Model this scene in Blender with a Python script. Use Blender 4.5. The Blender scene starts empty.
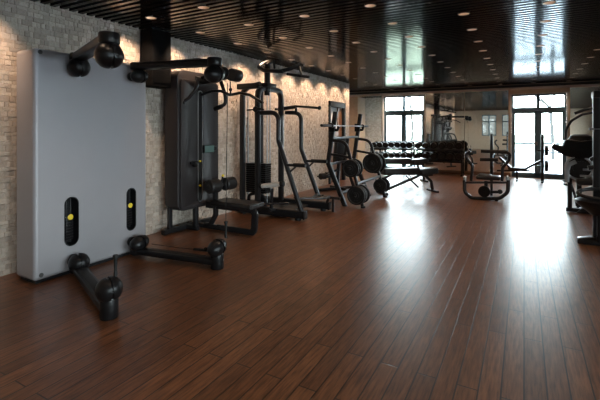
import bpy, bmesh, math, random
from mathutils import Vector, Matrix
random.seed(7)
SC = bpy.context.scene
COL = SC.collection
PI = math.pi
V = Vector

# ------------------------------------------------------------------ materials
def new_mat(name):
    m = bpy.data.materials.new(name); m.use_nodes = True
    nt = m.node_tree; b = nt.nodes['Principled BSDF']
    return m, nt, b
def nd(nt, kind, **kw):
    n = nt.nodes.new(kind)
    for k, v in kw.items():
        if k in n.inputs.keys(): n.inputs[k].default_value = v
        else: setattr(n, k, v)
    return n
def simple(name, col, rough=0.5, metal=0.0, noise=0.15, scale=40, bump=0.0, spec=0.5, coat=0.0):
    m, nt, b = new_mat(name)
    tc = nd(nt, 'ShaderNodeTexCoord')
    n = nd(nt, 'ShaderNodeTexNoise'); n.inputs['Scale'].default_value = scale; n.inputs['Detail'].default_value = 4
    nt.links.new(tc.outputs['Object'], n.inputs['Vector'])
    mx = nd(nt, 'ShaderNodeMix', data_type='RGBA')
    mx.inputs[6].default_value = (*[c*(1-noise) for c in col], 1)
    mx.inputs[7].default_value = (*[min(1, c*(1+noise)) for c in col], 1)
    nt.links.new(n.outputs['Fac'], mx.inputs[0]); nt.links.new(mx.outputs[2], b.inputs['Base Color'])
    b.inputs['Roughness'].default_value = rough; b.inputs['Metallic'].default_value = metal
    b.inputs['Specular IOR Level'].default_value = spec
    b.inputs['Coat Weight'].default_value = coat
    if bump:
        bp = nd(nt, 'ShaderNodeBump'); bp.inputs['Strength'].default_value = bump; bp.inputs['Distance'].default_value = 0.002
        nt.links.new(n.outputs['Fac'], bp.inputs['Height']); nt.links.new(bp.outputs['Normal'], b.inputs['Normal'])
    return m
def emit(name, col, s):
    m, nt, b = new_mat(name)
    b.inputs['Base Color'].default_value = (*col, 1)
    b.inputs['Emission Color'].default_value = (*col, 1); b.inputs['Emission Strength'].default_value = s
    return m
M = {}
M['black'] = simple('black_powder_coat', (0.009, 0.009, 0.010), 0.4, 0.0, bump=0.05, scale=300, spec=0.3)
M['tube'] = simple('dark_steel_paint', (0.014, 0.013, 0.014), 0.32, 0.1, scale=200, spec=0.4)
M['rubber'] = simple('black_rubber', (0.009, 0.009, 0.009), 0.55, bump=0.1, scale=200, spec=0.3)
M['plastic'] = simple('black_plastic', (0.007, 0.0065, 0.007), 0.34, spec=0.22)
M['vinyl'] = simple('black_vinyl', (0.013, 0.012, 0.012), 0.4, bump=0.2, scale=120, spec=0.35)
M['shroud'] = simple('charcoal_brown_panel', (0.026, 0.022, 0.023), 0.45, spec=0.35)
M['silver'] = simple('silver_grey_panel', (0.32, 0.305, 0.32), 0.46, 0.25, noise=0.03, scale=6)
M['lightmetal'] = simple('brushed_light_metal', (0.45, 0.45, 0.46), 0.3, 0.9)
M['chrome'] = simple('chrome_steel', (0.42, 0.44, 0.47), 0.38, 1.0, noise=0.02)
M['yellow'] = simple('yellow_plastic', (0.75, 0.55, 0.03), 0.4)
M['white_foam'] = simple('white_grip', (0.62, 0.58, 0.54), 0.6)
M['frame'] = simple('window_frame_blue_grey', (0.10, 0.17, 0.22), 0.4)
M['doorframe'] = simple('door_frame_dark', (0.014, 0.018, 0.022), 0.7, spec=0.2)
M['jamb'] = simple('white_reveal_paint', (0.6, 0.6, 0.6), 0.7)
M['tan'] = simple('tan_plaster', (0.56, 0.44, 0.33), 0.85, scale=12, bump=0.2)
M['dark'] = simple('dark_plaster', (0.03, 0.033, 0.036), 0.7)
M['beam'] = simple('taupe_beam', (0.62, 0.55, 0.50), 0.6)
M['wood_door'] = simple('brown_wood_door', (0.16, 0.075, 0.035), 0.5, scale=8)
M['oak'] = simple('brown_wood_band', (0.17, 0.09, 0.05), 0.5, scale=8)
M['paving'] = simple('outdoor_paving', (0.38, 0.41, 0.44), 0.9, scale=3)
M['lawn'] = simple('outdoor_lawn', (0.25, 0.28, 0.19), 0.9, scale=5)
M['bark'] = simple('tree_bark', (0.016, 0.015, 0.014), 0.95)
M['rail'] = simple('grey_railing', (0.012, 0.016, 0.020), 0.8)
M['leaf'] = simple('shrub_leaf', (0.10, 0.19, 0.05), 0.8)
M['lamp'] = emit('warm_lamp', (1.0, 0.60, 0.36), 5.5)
M['cone'] = simple('satin_reflector', (0.45, 0.40, 0.36), 0.4, 0.6)
M['screen'] = simple('grey_green_display_glass', (0.10, 0.16, 0.15), 0.12)
M['matte'] = simple('matte_black_grille', (0.0035, 0.0035, 0.004), 0.8, spec=0.1)
M['engrave'] = simple('dark_engraving', (0.05, 0.05, 0.05), 0.4)

# mirror
m, nt, b = new_mat('wall_mirror')
b.inputs['Base Color'].default_value = (0.88, 0.91, 0.90, 1); b.inputs['Metallic'].default_value = 1
n = nd(nt, 'ShaderNodeTexNoise'); n.inputs['Scale'].default_value = 2
r_ = nd(nt, 'ShaderNodeMapRange'); r_.inputs['To Min'].default_value = 0.0; r_.inputs['To Max'].default_value = 0.03
nt.links.new(n.outputs['Fac'], r_.inputs['Value']); nt.links.new(r_.outputs['Result'], b.inputs['Roughness'])
M['mirror'] = m
# window glass
m = bpy.data.materials.new('window_glass'); m.use_nodes = True; nt = m.node_tree
for x in list(nt.nodes): nt.nodes.remove(x)
out = nd(nt, 'ShaderNodeOutputMaterial'); tr = nd(nt, 'ShaderNodeBsdfTransparent'); gl = nd(nt, 'ShaderNodeBsdfGlossy')
tr.inputs['Color'].default_value = (0.95, 0.98, 0.97, 1); gl.inputs['Roughness'].default_value = 0.02
lw = nd(nt, 'ShaderNodeFresnel'); lw.inputs['IOR'].default_value = 1.3
mx = nd(nt, 'ShaderNodeMixShader')
nt.links.new(lw.outputs[0], mx.inputs[0]); nt.links.new(tr.outputs[0], mx.inputs[1]); nt.links.new(gl.outputs[0], mx.inputs[2]); nt.links.new(mx.outputs[0], out.inputs[0])
M['glass'] = m
m = m.copy(); m.name = 'dimmed_glass'
[x for x in m.node_tree.nodes if x.type == 'BSDF_TRANSPARENT'][0].inputs['Color'].default_value = (0.10, 0.10, 0.095, 1)
M['dim_glass'] = m  # glass colour darkened so the daylight in the rear windows looks dimmer
# stone blocks
m, nt, b = new_mat('split_face_stone')
geo = nd(nt, 'ShaderNodeNewGeometry'); tc = nd(nt, 'ShaderNodeTexCoord')
ramp = nd(nt, 'ShaderNodeValToRGB')
ramp.color_ramp.elements[0].color = (0.375, 0.318, 0.27, 1); ramp.color_ramp.elements[1].color = (0.54, 0.468, 0.405, 1)
e = ramp.color_ramp.elements.new(0.5); e.color = (0.465, 0.40, 0.345, 1)
n = nd(nt, 'ShaderNodeTexNoise'); n.inputs['Scale'].default_value = 45; n.inputs['Detail'].default_value = 8; n.inputs['Roughness'].default_value = 0.7
nt.links.new(geo.outputs['Random Per Island'], ramp.inputs[0]); nt.links.new(tc.outputs['Object'], n.inputs['Vector'])
mm = nd(nt, 'ShaderNodeMix', data_type='RGBA', blend_type='MULTIPLY'); mm.inputs[0].default_value = 0.5
nt.links.new(ramp.outputs[0], mm.inputs[6]); nt.links.new(n.outputs['Color'], mm.inputs[7])
r2 = nd(nt, 'ShaderNodeValToRGB'); r2.color_ramp.elements[0].color = (0.72, 0.71, 0.70, 1); r2.color_ramp.elements[1].color = (1, 1, 1, 1)
r2.color_ramp.elements[0].position = 0.3; r2.color_ramp.elements[1].position = 0.62
nt.links.new(n.outputs['Fac'], r2.inputs[0]); nt.links.new(r2.outputs[0], mm.inputs[7]); mm.inputs[0].default_value = 0.8
nt.links.new(mm.outputs[2], b.inputs['Base Color']); b.inputs['Roughness'].default_value = 0.95; b.inputs['Specular IOR Level'].default_value = 0.15
bp = nd(nt, 'ShaderNodeBump'); bp.inputs['Strength'].default_value = 0.9; bp.inputs['Distance'].default_value = 0.008
nt.links.new(n.outputs['Fac'], bp.inputs['Height']); nt.links.new(bp.outputs['Normal'], b.inputs['Normal'])
M['stone'] = m
# floor
m, nt, b = new_mat('hand_scraped_plank_floor')
tc = nd(nt, 'ShaderNodeTexCoord'); sep = nd(nt, 'ShaderNodeSeparateXYZ'); cmb = nd(nt, 'ShaderNodeCombineXYZ')
L = nt.links.new
L(tc.outputs['Object'], sep.inputs[0]); L(sep.outputs['Y'], cmb.inputs['X']); L(sep.outputs['X'], cmb.inputs['Y'])
br = nd(nt, 'ShaderNodeTexBrick'); br.offset = 0.37; br.offset_frequency = 2
for k, v in dict(Scale=1.0).items(): br.inputs[k].default_value = v
br.inputs['Brick Width'].default_value = 1.25; br.inputs['Row Height'].default_value = 0.115
br.inputs['Mortar Size'].default_value = 0.005; br.inputs['Mortar Smooth'].default_value = 0.3; br.inputs['Bias'].default_value = 0.0
br.inputs['Color1'].default_value = (0.112, 0.045, 0.0195, 1); br.inputs['Color2'].default_value = (0.168, 0.070, 0.031, 1)
br.inputs['Mortar'].default_value = (0.008, 0.004, 0.003, 1)
L(cmb.outputs[0], br.inputs['Vector'])
mp = nd(nt, 'ShaderNodeMapping'); mp.inputs['Scale'].default_value = (5.0, 60, 1); L(cmb.outputs[0], mp.inputs['Vector'])
n1 = nd(nt, 'ShaderNodeTexNoise'); n1.inputs['Scale'].default_value = 1.0; n1.inputs['Detail'].default_value = 6; n1.inputs['Roughness'].default_value = 0.65; L(mp.outputs[0], n1.inputs['Vector'])
rp = nd(nt, 'ShaderNodeValToRGB'); rp.color_ramp.elements[0].position = 0.36; rp.color_ramp.elements[0].color = (0.42, 0.37, 0.33, 1)
rp.color_ramp.elements[1].position = 0.62; rp.color_ramp.elements[1].color = (1.25, 1.2, 1.15, 1)
L(n1.outputs['Fac'], rp.inputs[0])
mu = nd(nt, 'ShaderNodeMix', data_type='RGBA', blend_type='MULTIPLY'); mu.inputs[0].default_value = 1
L(br.outputs['Color'], mu.inputs[6]); L(rp.outputs[0], mu.inputs[7])
# thin dark grain cracks
mp2 = nd(nt, 'ShaderNodeMapping'); mp2.inputs['Scale'].default_value = (0.45, 34, 1); mp2.inputs['Location'].default_value = (3, 7, 0); L(cmb.outputs[0], mp2.inputs['Vector'])
n2 = nd(nt, 'ShaderNodeTexNoise'); n2.inputs['Scale'].default_value = 1.0; n2.inputs['Detail'].default_value = 3; L(mp2.outputs[0], n2.inputs['Vector'])
rp2 = nd(nt, 'ShaderNodeValToRGB'); rp2.color_ramp.elements[0].position = 0.30; rp2.color_ramp.elements[0].color = (0.5, 0.47, 0.45, 1)
rp2.color_ramp.elements[1].position = 0.37; rp2.color_ramp.elements[1].color = (1, 1, 1, 1)
L(n2.outputs['Fac'], rp2.inputs[0])
mu2 = nd(nt, 'ShaderNodeMix', data_type='RGBA', blend_type='MULTIPLY'); mu2.inputs[0].default_value = 0.35
L(mu.outputs[2], mu2.inputs[6]); L(rp2.outputs[0], mu2.inputs[7]); L(mu2.outputs[2], b.inputs['Base Color'])
b.inputs['Roughness'].default_value = 0.3; b.inputs['Specular IOR Level'].default_value = 0.7
n3 = nd(nt, 'ShaderNodeTexNoise'); n3.inputs['Scale'].default_value = 7; n3.inputs['Detail'].default_value = 2; L(cmb.outputs[0], n3.inputs['Vector'])
mr = nd(nt, 'ShaderNodeMapRange'); mr.inputs['To Min'].default_value = 0.27; mr.inputs['To Max'].default_value = 0.38
L(n3.outputs['Fac'], mr.inputs['Value']); L(mr.outputs['Result'], b.inputs['Roughness'])
ad = nd(nt, 'ShaderNodeMath', operation='MULTIPLY_ADD'); ad.inputs[1].default_value = 0.6
L(n3.outputs['Fac'], ad.inputs[0]); L(n1.outputs['Fac'], ad.inputs[2])
sb = nd(nt, 'ShaderNodeMath', operation='SUBTRACT'); L(ad.outputs[0], sb.inputs[0]); L(br.outputs['Fac'], sb.inputs[1])
bp = nd(nt, 'ShaderNodeBump'); bp.inputs['Strength'].default_value = 0.22; bp.inputs['Distance'].default_value = 0.003
L(sb.outputs[0], bp.inputs['Height']); L(bp.outputs['Normal'], b.inputs['Normal'])
M['floor'] = m
M['slat'] = simple('gloss_black_slat', (0.012, 0.012, 0.013), 0.12, noise=0.05, spec=0.05)
M['plenum'] = simple('black_void', (0.004, 0.004, 0.004), 0.9)

# ------------------------------------------------------------------ mesh helpers
def rounded_path(pts, fil, n=6):
    pts = [V(p) for p in pts]
    if fil <= 0 or len(pts) < 3: return pts
    out = [pts[0]]
    for i in range(1, len(pts)-1):
        a, p, c = pts[i-1], pts[i], pts[i+1]
        d1, d2 = (a-p), (c-p); l1, l2 = d1.length, d2.length
        if l1 < 1e-6 or l2 < 1e-6: continue
        d1 /= l1; d2 /= l2
        ang = d1.angle(d2)
        if ang > PI-0.02: out.append(p); continue
        t = min(fil/math.tan(ang/2), l1*0.49, l2*0.49)
        A, B = p+d1*t, p+d2*t
        for k in range(n+1):
            s = k/n; out.append(A*(1-s)**2 + p*2*s*(1-s) + B*s*s)
    out.append(pts[-1]); return out

class MB:
    def __init__(s): s.bm = bmesh.new()
    def box(s, a, b_, bev=0.0, seg=2):
        a, b_ = V(a), V(b_)
        r = bmesh.ops.create_cube(s.bm, size=1)
        c = (a+b_)/2; d = b_-a
        for v in r['verts']: v.co = V((v.co.x*abs(d.x), v.co.y*abs(d.y), v.co.z*abs(d.z))) + c
        if bev:
            es = list({e for v in r['verts'] for e in v.link_edges})
            bmesh.ops.bevel(s.bm, geom=es, offset=bev, segments=seg, profile=0.5, affect='EDGES')
        return s
    def obox(s, c, size, rot=(0, 0, 0), bev=0.0, seg=2):
        from mathutils import Euler
        r = bmesh.ops.create_cube(s.bm, size=1)
        R = Euler(rot).to_matrix(); vs = r['verts']
        for v in vs: v.co = V((v.co.x*size[0], v.co.y*size[1], v.co.z*size[2]))
        if bev:
            es = list({e for v in vs for e in v.link_edges})
            rr = bmesh.ops.bevel(s.bm, geom=es, offset=bev, segments=seg, profile=0.5, affect='EDGES')
            vs = list({v for f in rr['faces'] for v in f.verts} | {v for v in vs if v.is_valid})
        for v in vs: v.co = R @ v.co + V(c)
        return s
    def sweep(s, path, sec, up=(0, 0, 1), cap=True, closed=False):
        path = [V(p) for p in path]; n = len(path)
        tan = []
        for i in range(n):
            if closed: t = path[(i+1) % n]-path[i-1]
            elif i == 0: t = path[1]-path[0]
            elif i == n-1: t = path[-1]-path[-2]
            else: t = (path[i+1]-path[i]).normalized()+(path[i]-path[i-1]).normalized()
            tan.append(t.normalized())
        nr = V(up) - tan[0]*V(up).dot(tan[0])
        if nr.length < 0.05: nr = V((1, 0, 0)) - tan[0]*tan[0].x
        if nr.length < 0.05: nr = V((0, 1, 0)) - tan[0]*tan[0].y
        nr.normalize(); rings = []
        for i in range(n):
            nr = nr - tan[i]*nr.dot(tan[i]); nr.normalize()
            bn = tan[i].cross(nr)
            rings.append([s.bm.verts.new(path[i]+bn*a+nr*c) for a, c in sec])
        k = len(sec)
        for i in range(n if closed else n-1):
            A, B = rings[i], rings[(i+1) % n]
            for j in range(k):
                try: s.bm.faces.new((A[j], A[(j+1) % k], B[(j+1) % k], B[j]))
                except ValueError: pass
        if cap and not closed:
            s.bm.faces.new(rings[0][::-1]); s.bm.faces.new(rings[-1])
        return s
    def tube(s, pts, r, fil=0.0, seg=12, up=(0, 0, 1), closed=False):
        sec = [(r*math.cos(2*PI*k/seg), r*math.sin(2*PI*k/seg)) for k in range(seg)]
        return s.sweep(rounded_path(pts, fil), sec, up, closed=closed)
    def rect(s, pts, w, h, fil=0.0, up=(0, 0, 1), bev=None):
        b_ = min(w, h)*0.22 if bev is None else bev
        x, y = w/2, h/2
        sec = []
        for cx, cy, a0 in ((x-b_, y-b_, 0), (-x+b_, y-b_, 90), (-x+b_, -y+b_, 180), (x-b_, -y+b_, 270)):
            for k in range(3):
                a = math.radians(a0+45*k); sec.append((cx+b_*math.cos(a), cy+b_*math.sin(a)))
        return s.sweep(rounded_path(pts, fil), sec, up)
    def lathe(s, c, prof, axis=(0, 0, 1), seg=28):
        """prof = [(radius, height)...] along axis"""
        ax = V(axis).normalized(); q = V((0, 0, 1)).rotation_difference(ax); rings = []
        for r, h in prof:
            if r < 1e-5: rings.append([s.bm.verts.new(q @ V((0, 0, h)) + V(c))])
            else: rings.append([s.bm.verts.new(q @ V((r*math.cos(2*PI*k/seg), r*math.sin(2*PI*k/seg), h)) + V(c)) for k in range(seg)])
        for A, B in zip(rings, rings[1:]):
            for k in range(seg):
                k2 = (k+1) % seg
                if len(A) == 1 and len(B) == 1: break
                if len(A) == 1: s.bm.faces.new((A[0], B[k], B[k2]))
                elif len(B) == 1: s.bm.faces.new((A[k], B[0], A[k2]))
                else: s.bm.faces.new((A[k], B[k], B[k2], A[k2]))
        return s
    def cyl(s, a, b_, r, bev=0.0, seg=24):
        a, b_ = V(a), V(b_); h = (b_-a).length
        bev = min(bev, r*0.9, h*0.45)
        if bev: pr = [(0, 0), (r-bev, 0), (r-bev*0.3, bev*0.3), (r, bev), (r, h-bev), (r-bev*0.3, h-bev*0.3), (r-bev, h), (0, h)]
        else: pr = [(0, 0), (r, 0), (r, h), (0, h)]
        return s.lathe(a, pr, b_-a, seg)
    def ball(s, c, r, sc=(1, 1, 1), axis=(0, 0, 1), seg=24):
        n = 12; pr = [(r*math.sin(PI*k/n)*sc[0], -r*math.cos(PI*k/n)*sc[2]) for k in range(n+1)]
        pr[0] = (0, pr[0][1]); pr[-1] = (0, pr[-1][1])
        return s.lathe(c, pr, axis, seg)
    def prism(s, poly, d, bev=0.0, seg=2):
        """poly: 3D loop, d: extrude vector"""
        vs = [s.bm.verts.new(V(p)) for p in poly]; f = s.bm.faces.new(vs)
        r = bmesh.ops.extrude_face_region(s.bm, geom=[f])
        nv = [g for g in r['geom'] if isinstance(g, bmesh.types.BMVert)]
        for v in nv: v.co += V(d)
        if bev:
            es = list({e for v in vs+nv for e in v.link_edges})
            bmesh.ops.bevel(s.bm, geom=es, offset=bev, segments=seg, profile=0.5, affect='EDGES')
        return s
    def build(s, name, mat, parent=None, label=None, kind=None, origin=None, smooth=True):
        org = V(origin) if origin is not None else (world_loc(parent) if parent else V((0, 0, 0)))
        bmesh.ops.remove_doubles(s.bm, verts=s.bm.verts, dist=1e-5)
        bmesh.ops.recalc_face_normals(s.bm, faces=s.bm.faces)
        for v in s.bm.verts: v.co -= org
        if smooth:
            for f in s.bm.faces: f.smooth = True
            for e in s.bm.edges:
                if len(e.link_faces) == 2 and e.calc_face_angle(0) > math.radians(38): e.smooth = False
        me = bpy.data.meshes.new(name); s.bm.to_mesh(me); s.bm.free()
        me.materials.append(M[mat] if isinstance(mat, str) else mat)
        o = bpy.data.objects.new(name, me); COL.objects.link(o)
        if parent: o.parent = parent; o.location = org - world_loc(parent)
        else: o.location = org
        if label: o['label'] = label
        if kind: o['kind'] = kind
        return o
def world_loc(o):
    l = V((0, 0, 0))
    while o: l += o.location; o = o.parent
    return l
def thing(name, loc, label, cat, group=None):
    o = bpy.data.objects.new(name, None); COL.objects.link(o); o.location = loc
    o.empty_display_size = 0.1
    o['label'] = label; o['category'] = cat
    if group: o['group'] = group
    return o
def tag(o, label, cat, group=None):
    o['label'] = label; o['category'] = cat
    if group: o['group'] = group
    return o
KIDS = {}
def dup(root, loc, label=None, rotz=None):
    r = root.copy(); COL.objects.link(r); r.location = loc
    if rotz is not None: r.rotation_euler = (0, 0, rotz)
    if label: r['label'] = label
    for ch in [o for o in COL.objects if o.parent == root]:
        c = ch.copy(); COL.objects.link(c); c.parent = r
        for g in [o for o in COL.objects if o.parent == ch]:
            d = g.copy(); COL.objects.link(d); d.parent = c
    return r
def cut(o, cutter):
    md = o.modifiers.new('cut', 'BOOLEAN'); md.operation = 'DIFFERENCE'; md.object = cutter; md.solver = 'EXACT'
    bpy.context.view_layer.update()
    dg = bpy.context.evaluated_depsgraph_get()
    me = bpy.data.meshes.new_from_object(o.evaluated_get(dg))
    o.modifiers.clear(); old = o.data; o.data = me; bpy.data.meshes.remove(old)
    cm = cutter.data; bpy.data.objects.remove(cutter); bpy.data.meshes.remove(cm)
def capsule_loop(x, yc, z0, z1, w, n=10):
    r = w/2; out = []
    for k in range(n+1):
        a = PI*k/n; out.append((x, yc+r*math.cos(a), z1-r+r*math.sin(a)))
    for k in range(n+1):
        a = PI+PI*k/n; out.append((x, yc+r*math.cos(a), z0+r+r*math.sin(a)))
    return out

# ------------------------------------------------------------------ camera
EYE = 1.5
TH = math.atan(224/400)
cam = bpy.data.cameras.new('camera'); co = bpy.data.objects.new('camera', cam); COL.objects.link(co)
cam.sensor_width = 36; cam.lens = 24; cam.shift_y = -71/600
cam.clip_start = 0.05; cam.clip_end = 300
co.location = (0, 0, EYE); co.rotation_euler = (PI/2, 0, TH)
SC.camera = co

def pY(px, py, Y):
    u = (px-300)/400; s, c = math.sin(TH), math.cos(TH); t_ = Y/(c+u*s)
    return ((-s+u*c)*t_, Y, 1.5+(129-py)/400*t_)
# ------------------------------------------------------------------ room
XL, XR, YB, YF, H = -4.63, 5.0, -4.3, 14.2, 2.88
XA = -6.2     # alcove left side
mb = MB(); mb.box((XA-0.2, YB-0.2, -0.12), (XR+0.2, YF+0.25, 0)); mb.build('floor', 'floor', kind='structure')

# stone wall made of split blocks
def stone_wall(mb, p0, du, length, nrm, z0, z1, holes=()):
    p0, du, nrm = V(p0), V(du), V(nrm)
    z = z0; row = 0
    while z < z1-0.005:
        h = min(random.choice((0.036, 0.045, 0.055, 0.06)), z1-z)
        if z1-z-h < 0.02: h = z1-z
        u = -random.random()*0.1
        while u < length:
            w = random.choice((0.04, 0.05, 0.065, 0.10)) if h > 0.05 else random.choice((0.05, 0.075, 0.11))
            a, b_ = max(u, 0), min(u+w, length)
            u += w
            if b_-a < 0.012: continue
            bad = False
            for (ha, hb, hz) in holes:
                if z+h/2 < hz and b_ > ha and a < hb:
                    if a < ha-0.012: b_ = ha
                    elif b_ > hb+0.012: a = hb
                    else: bad = True
            if bad: continue
            d = random.uniform(0.004, 0.013); g = 0.0006
            cs = [(a+g, z+g), (b_-g, z+g), (b_-g, z+h-g), (a+g, z+h-g)]
            back = [mb.bm.verts.new(p0+du*x+V((0, 0, y))) for x, y in cs]
            cs2 = [(x+(0.004 if x < (a+b_)/2 else -0.004), y+(0.003 if y < z+h/2 else -0.003)) for x, y in cs]
            fr = [mb.bm.verts.new(p0+du*x+V((0, 0, y))+nrm*(d+random.uniform(-0.003, 0.003))) for x, y in cs2]
            mb.bm.faces.new(fr)
            for k in range(4): mb.bm.faces.new((back[k], back[(k+1) % 4], fr[(k+1) % 4], fr[k]))
        z += h; row += 1
D0, D1, DZ = 9.86, 10.98, 2.27
mb = MB(); stone_wall(mb, (XL-0.012, YB, 0), (0, 1, 0), 11.35-YB, (1, 0, 0), 0, H+0.1, holes=((D0-YB, D1-YB, DZ),))
stone_wall(mb, (XL-0.3, 11.35-0.012, 0), (-1, 0, 0), XL-0.3-XA, (0, 1, 0), 0, H+0.1)
stone_wall(mb, (XL, 11.35-0.012, 0), (-1, 0, 0), 0.3, (0, 1, 0), 0, H+0.1)
mb.build('wall_left', 'stone', kind='structure', smooth=False)
mb = MB()
mb.box((XL-0.3, YB, 0), (XL-0.012, D0, H+0.1)); mb.box((XL-0.3, D1, 0), (XL-0.012, 11.338, H+0.1)); mb.box((XL-0.3, D0, DZ), (XL-0.012, D1, H+0.1))
mb.box((XA, 11.15, 0), (XL-0.3, 11.338, H+0.1))
mb.build('wall_left_core', 'tan', kind='structure')
mb = MB(); mb.box((XA-0.15, 11.15, 0), (XA, YF+0.2, H+0.1)); mb.build('wall_alcove', 'tan', kind='structure')
# right wall; unseen window openings added to throw daylight on the cabinet
RW_ADDED = [(-2.9, -1.4), (0.1, 1.6), (2.9, 4.3)]
mb = MB(); y = YB
for a, c in RW_ADDED: mb.box((XR, y, 0), (XR+0.2, a, H+0.1)); y = c; mb.box((XR, a, 0), (XR+0.2, c, 0.5)); mb.box((XR, a, 2.5), (XR+0.2, c, H+0.1))
mb.box((XR, y, 0), (XR+0.2, YF+0.2, H+0.1)); mb.build('wall_right', 'tan', kind='structure')
# rear wall with windows (behind the camera, seen in the mirror)
BW = [(-2.75, -1.78), (-1.4, -0.5)]
mb = MB(); x = XA-0.15
for a, c in BW: mb.box((x, YB-0.2, 0), (a, YB, H+0.1)); x = c; mb.box((a, YB-0.2, 0), (c, YB, 1.0)); mb.box((a, YB-0.2, 2.54), (c, YB, H+0.1))
mb.box((x, YB-0.2, 0), (XR+0.2, YB, H+0.1)); mb.build('wall_rear', 'tan', kind='structure')
# front (far) wall
W1 = (-4.50, -2.99); W2 = (-0.37, 1.13); WZ = 2.62
mb = MB()
for a, c, z0, z1 in ((XA-0.15, W1[0], 0, H), (W1[1], W2[0], 0, H), (W2[1], XR+0.2, 0, H), (W1[0], W1[1], 2.68, H), (W2[0], W2[1], 2.57, H)):
    mb.box((a, YF, z0), (c, YF+0.22, z1+0.1))
mb.build('wall_front', 'tan', kind='structure')
mb = MB(); mb.box((XA, YF-0.09, 2.725), (XR, YF-0.001, 2.79), 0.004); mb.build('trim_1', 'beam', kind='structure')
mb = MB(); mb.box((XA, YF-0.02, 2.792), (XR, YF-0.001, H-0.001)); mb.build('trim_2', 'dark', kind='structure')
for i, (a, c) in enumerate(((XA+0.005, -5.46), )):
    pass
mirs = [(-5.46, -4.525), (-2.965, -1.72), (-1.71, -0.425), (1.185, 2.6), (2.61, 3.9)]
ml = ['tall wall mirror left of the left garden window', 'wall mirror panel directly right of the left garden window, behind the dumbbell rack',
      'wall mirror panel directly left of the glazed double door', 'wall mirror panel directly right of the glazed double door', 'wall mirror panel second to the right of the glazed double door']
for (a, c), lb in zip(mirs, ml):
    mb = MB(); mb.box((a, YF-0.012, 0.12), (c, YF-0.001, 2.72)); o = mb.build('wall_mirror', 'mirror', origin=((a+c)/2, YF, 0.12)); tag(o, lb, 'mirror')
mb = MB(); 
for a, c in ((XA, W1[0]), (W1[1], W2[0]), (W2[1], XR)): mb.box((a, YF-0.02, 0), (c, YF-0.001, 0.115), 0.003)
mb.build('baseboard_front', 'oak', kind='structure')

def window(idx, x0, x1, door, WZ=2.62):
    t = bpy.data.objects.new('window_%d' % idx, None); COL.objects.link(t); t.location = ((x0+x1)/2, YF+0.1, 0); t['kind'] = 'structure'
    y0, y1 = YF+0.08, YF+0.15; f = 0.05; xm = (x0+x1)/2
    mb = MB()
    g = [0.04, 0]
    mb.box((x0, y0, 0), (x0+f, y1, WZ), 0.004); mb.box((x1-f, y0, 0), (x1, y1, WZ), 0.004)
    mb.box((x0, y0, WZ-f), (x1, y1, WZ), 0.004); mb.box((x0, y0-0.01, 2.05), (x1, y1, 2.17), 0.004)
    mb.box((xm-0.045, y0-0.005, 2.1), (xm+0.045, y1, WZ), 0.004)
    mb.box((x0, y0, 0), (x1, y1, 0.04), 0.004)
    mb.build('window_frame', 'frame', t)
    for s in (-1, 1):
        a, c = (x0+f, xm) if s < 0 else (xm, x1-f)
        mb = MB(); yy0, yy1 = y0-0.02, y1-0.01; w = 0.05; wc = 0.10 if door else 0.085
        wl, wr = (w, wc) if s < 0 else (wc, w)
        mb.box((a, yy0, 0.04), (a+wl, yy1, 2.05), 0.003); mb.box((c-wr, yy0, 0.04), (c, yy1, 2.05), 0.003)
        mb.box((a, yy0, 1.98), (c, yy1, 2.05), 0.003); mb.box((a, yy0, 0.04), (c, yy1, 0.15), 0.003)
        mb.build('sash', 'frame', t)
        mb = MB(); mb.box((a+0.01, yy0+0.03, 0.14), (c-0.01, yy0+0.045, 1.985)); mb.build('pane', 'glass', t)
        mb = MB(); mb.box((a, y0+0.03, 2.16), (c, y0+0.045, WZ-0.06)); mb.build('pane', 'glass', t)
    if door:
        mb = MB(); mb.box((xm-0.11, y0-0.035, 1.0), (xm-0.02, y0-0.02, 1.11), 0.004); mb.tube([(xm-0.05, y0-0.02, 1.06), (xm-0.05, y0-0.07, 1.06), (xm-0.17, y0-0.07, 1.06)], 0.011, 0.015)
        mb.build('handle', 'lightmetal', t)
    mb = MB()   # painted reveal
    mb.box((x0-0.045, YF-0.012, 0.0), (x0, YF+0.08, WZ+0.03)); mb.box((x1, YF-0.012, 0), (x1+0.045, YF+0.08, WZ+0.03)); mb.box((x0, YF-0.012, WZ), (x1, YF+0.08, WZ+0.03))
    mb.build('reveal', 'jamb', t)
window(1, W1[0]+0.03, W1[1]-0.03, False, 2.68)
window(2, W2[0]+0.03, W2[1]-0.03, True, 2.57)
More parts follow.
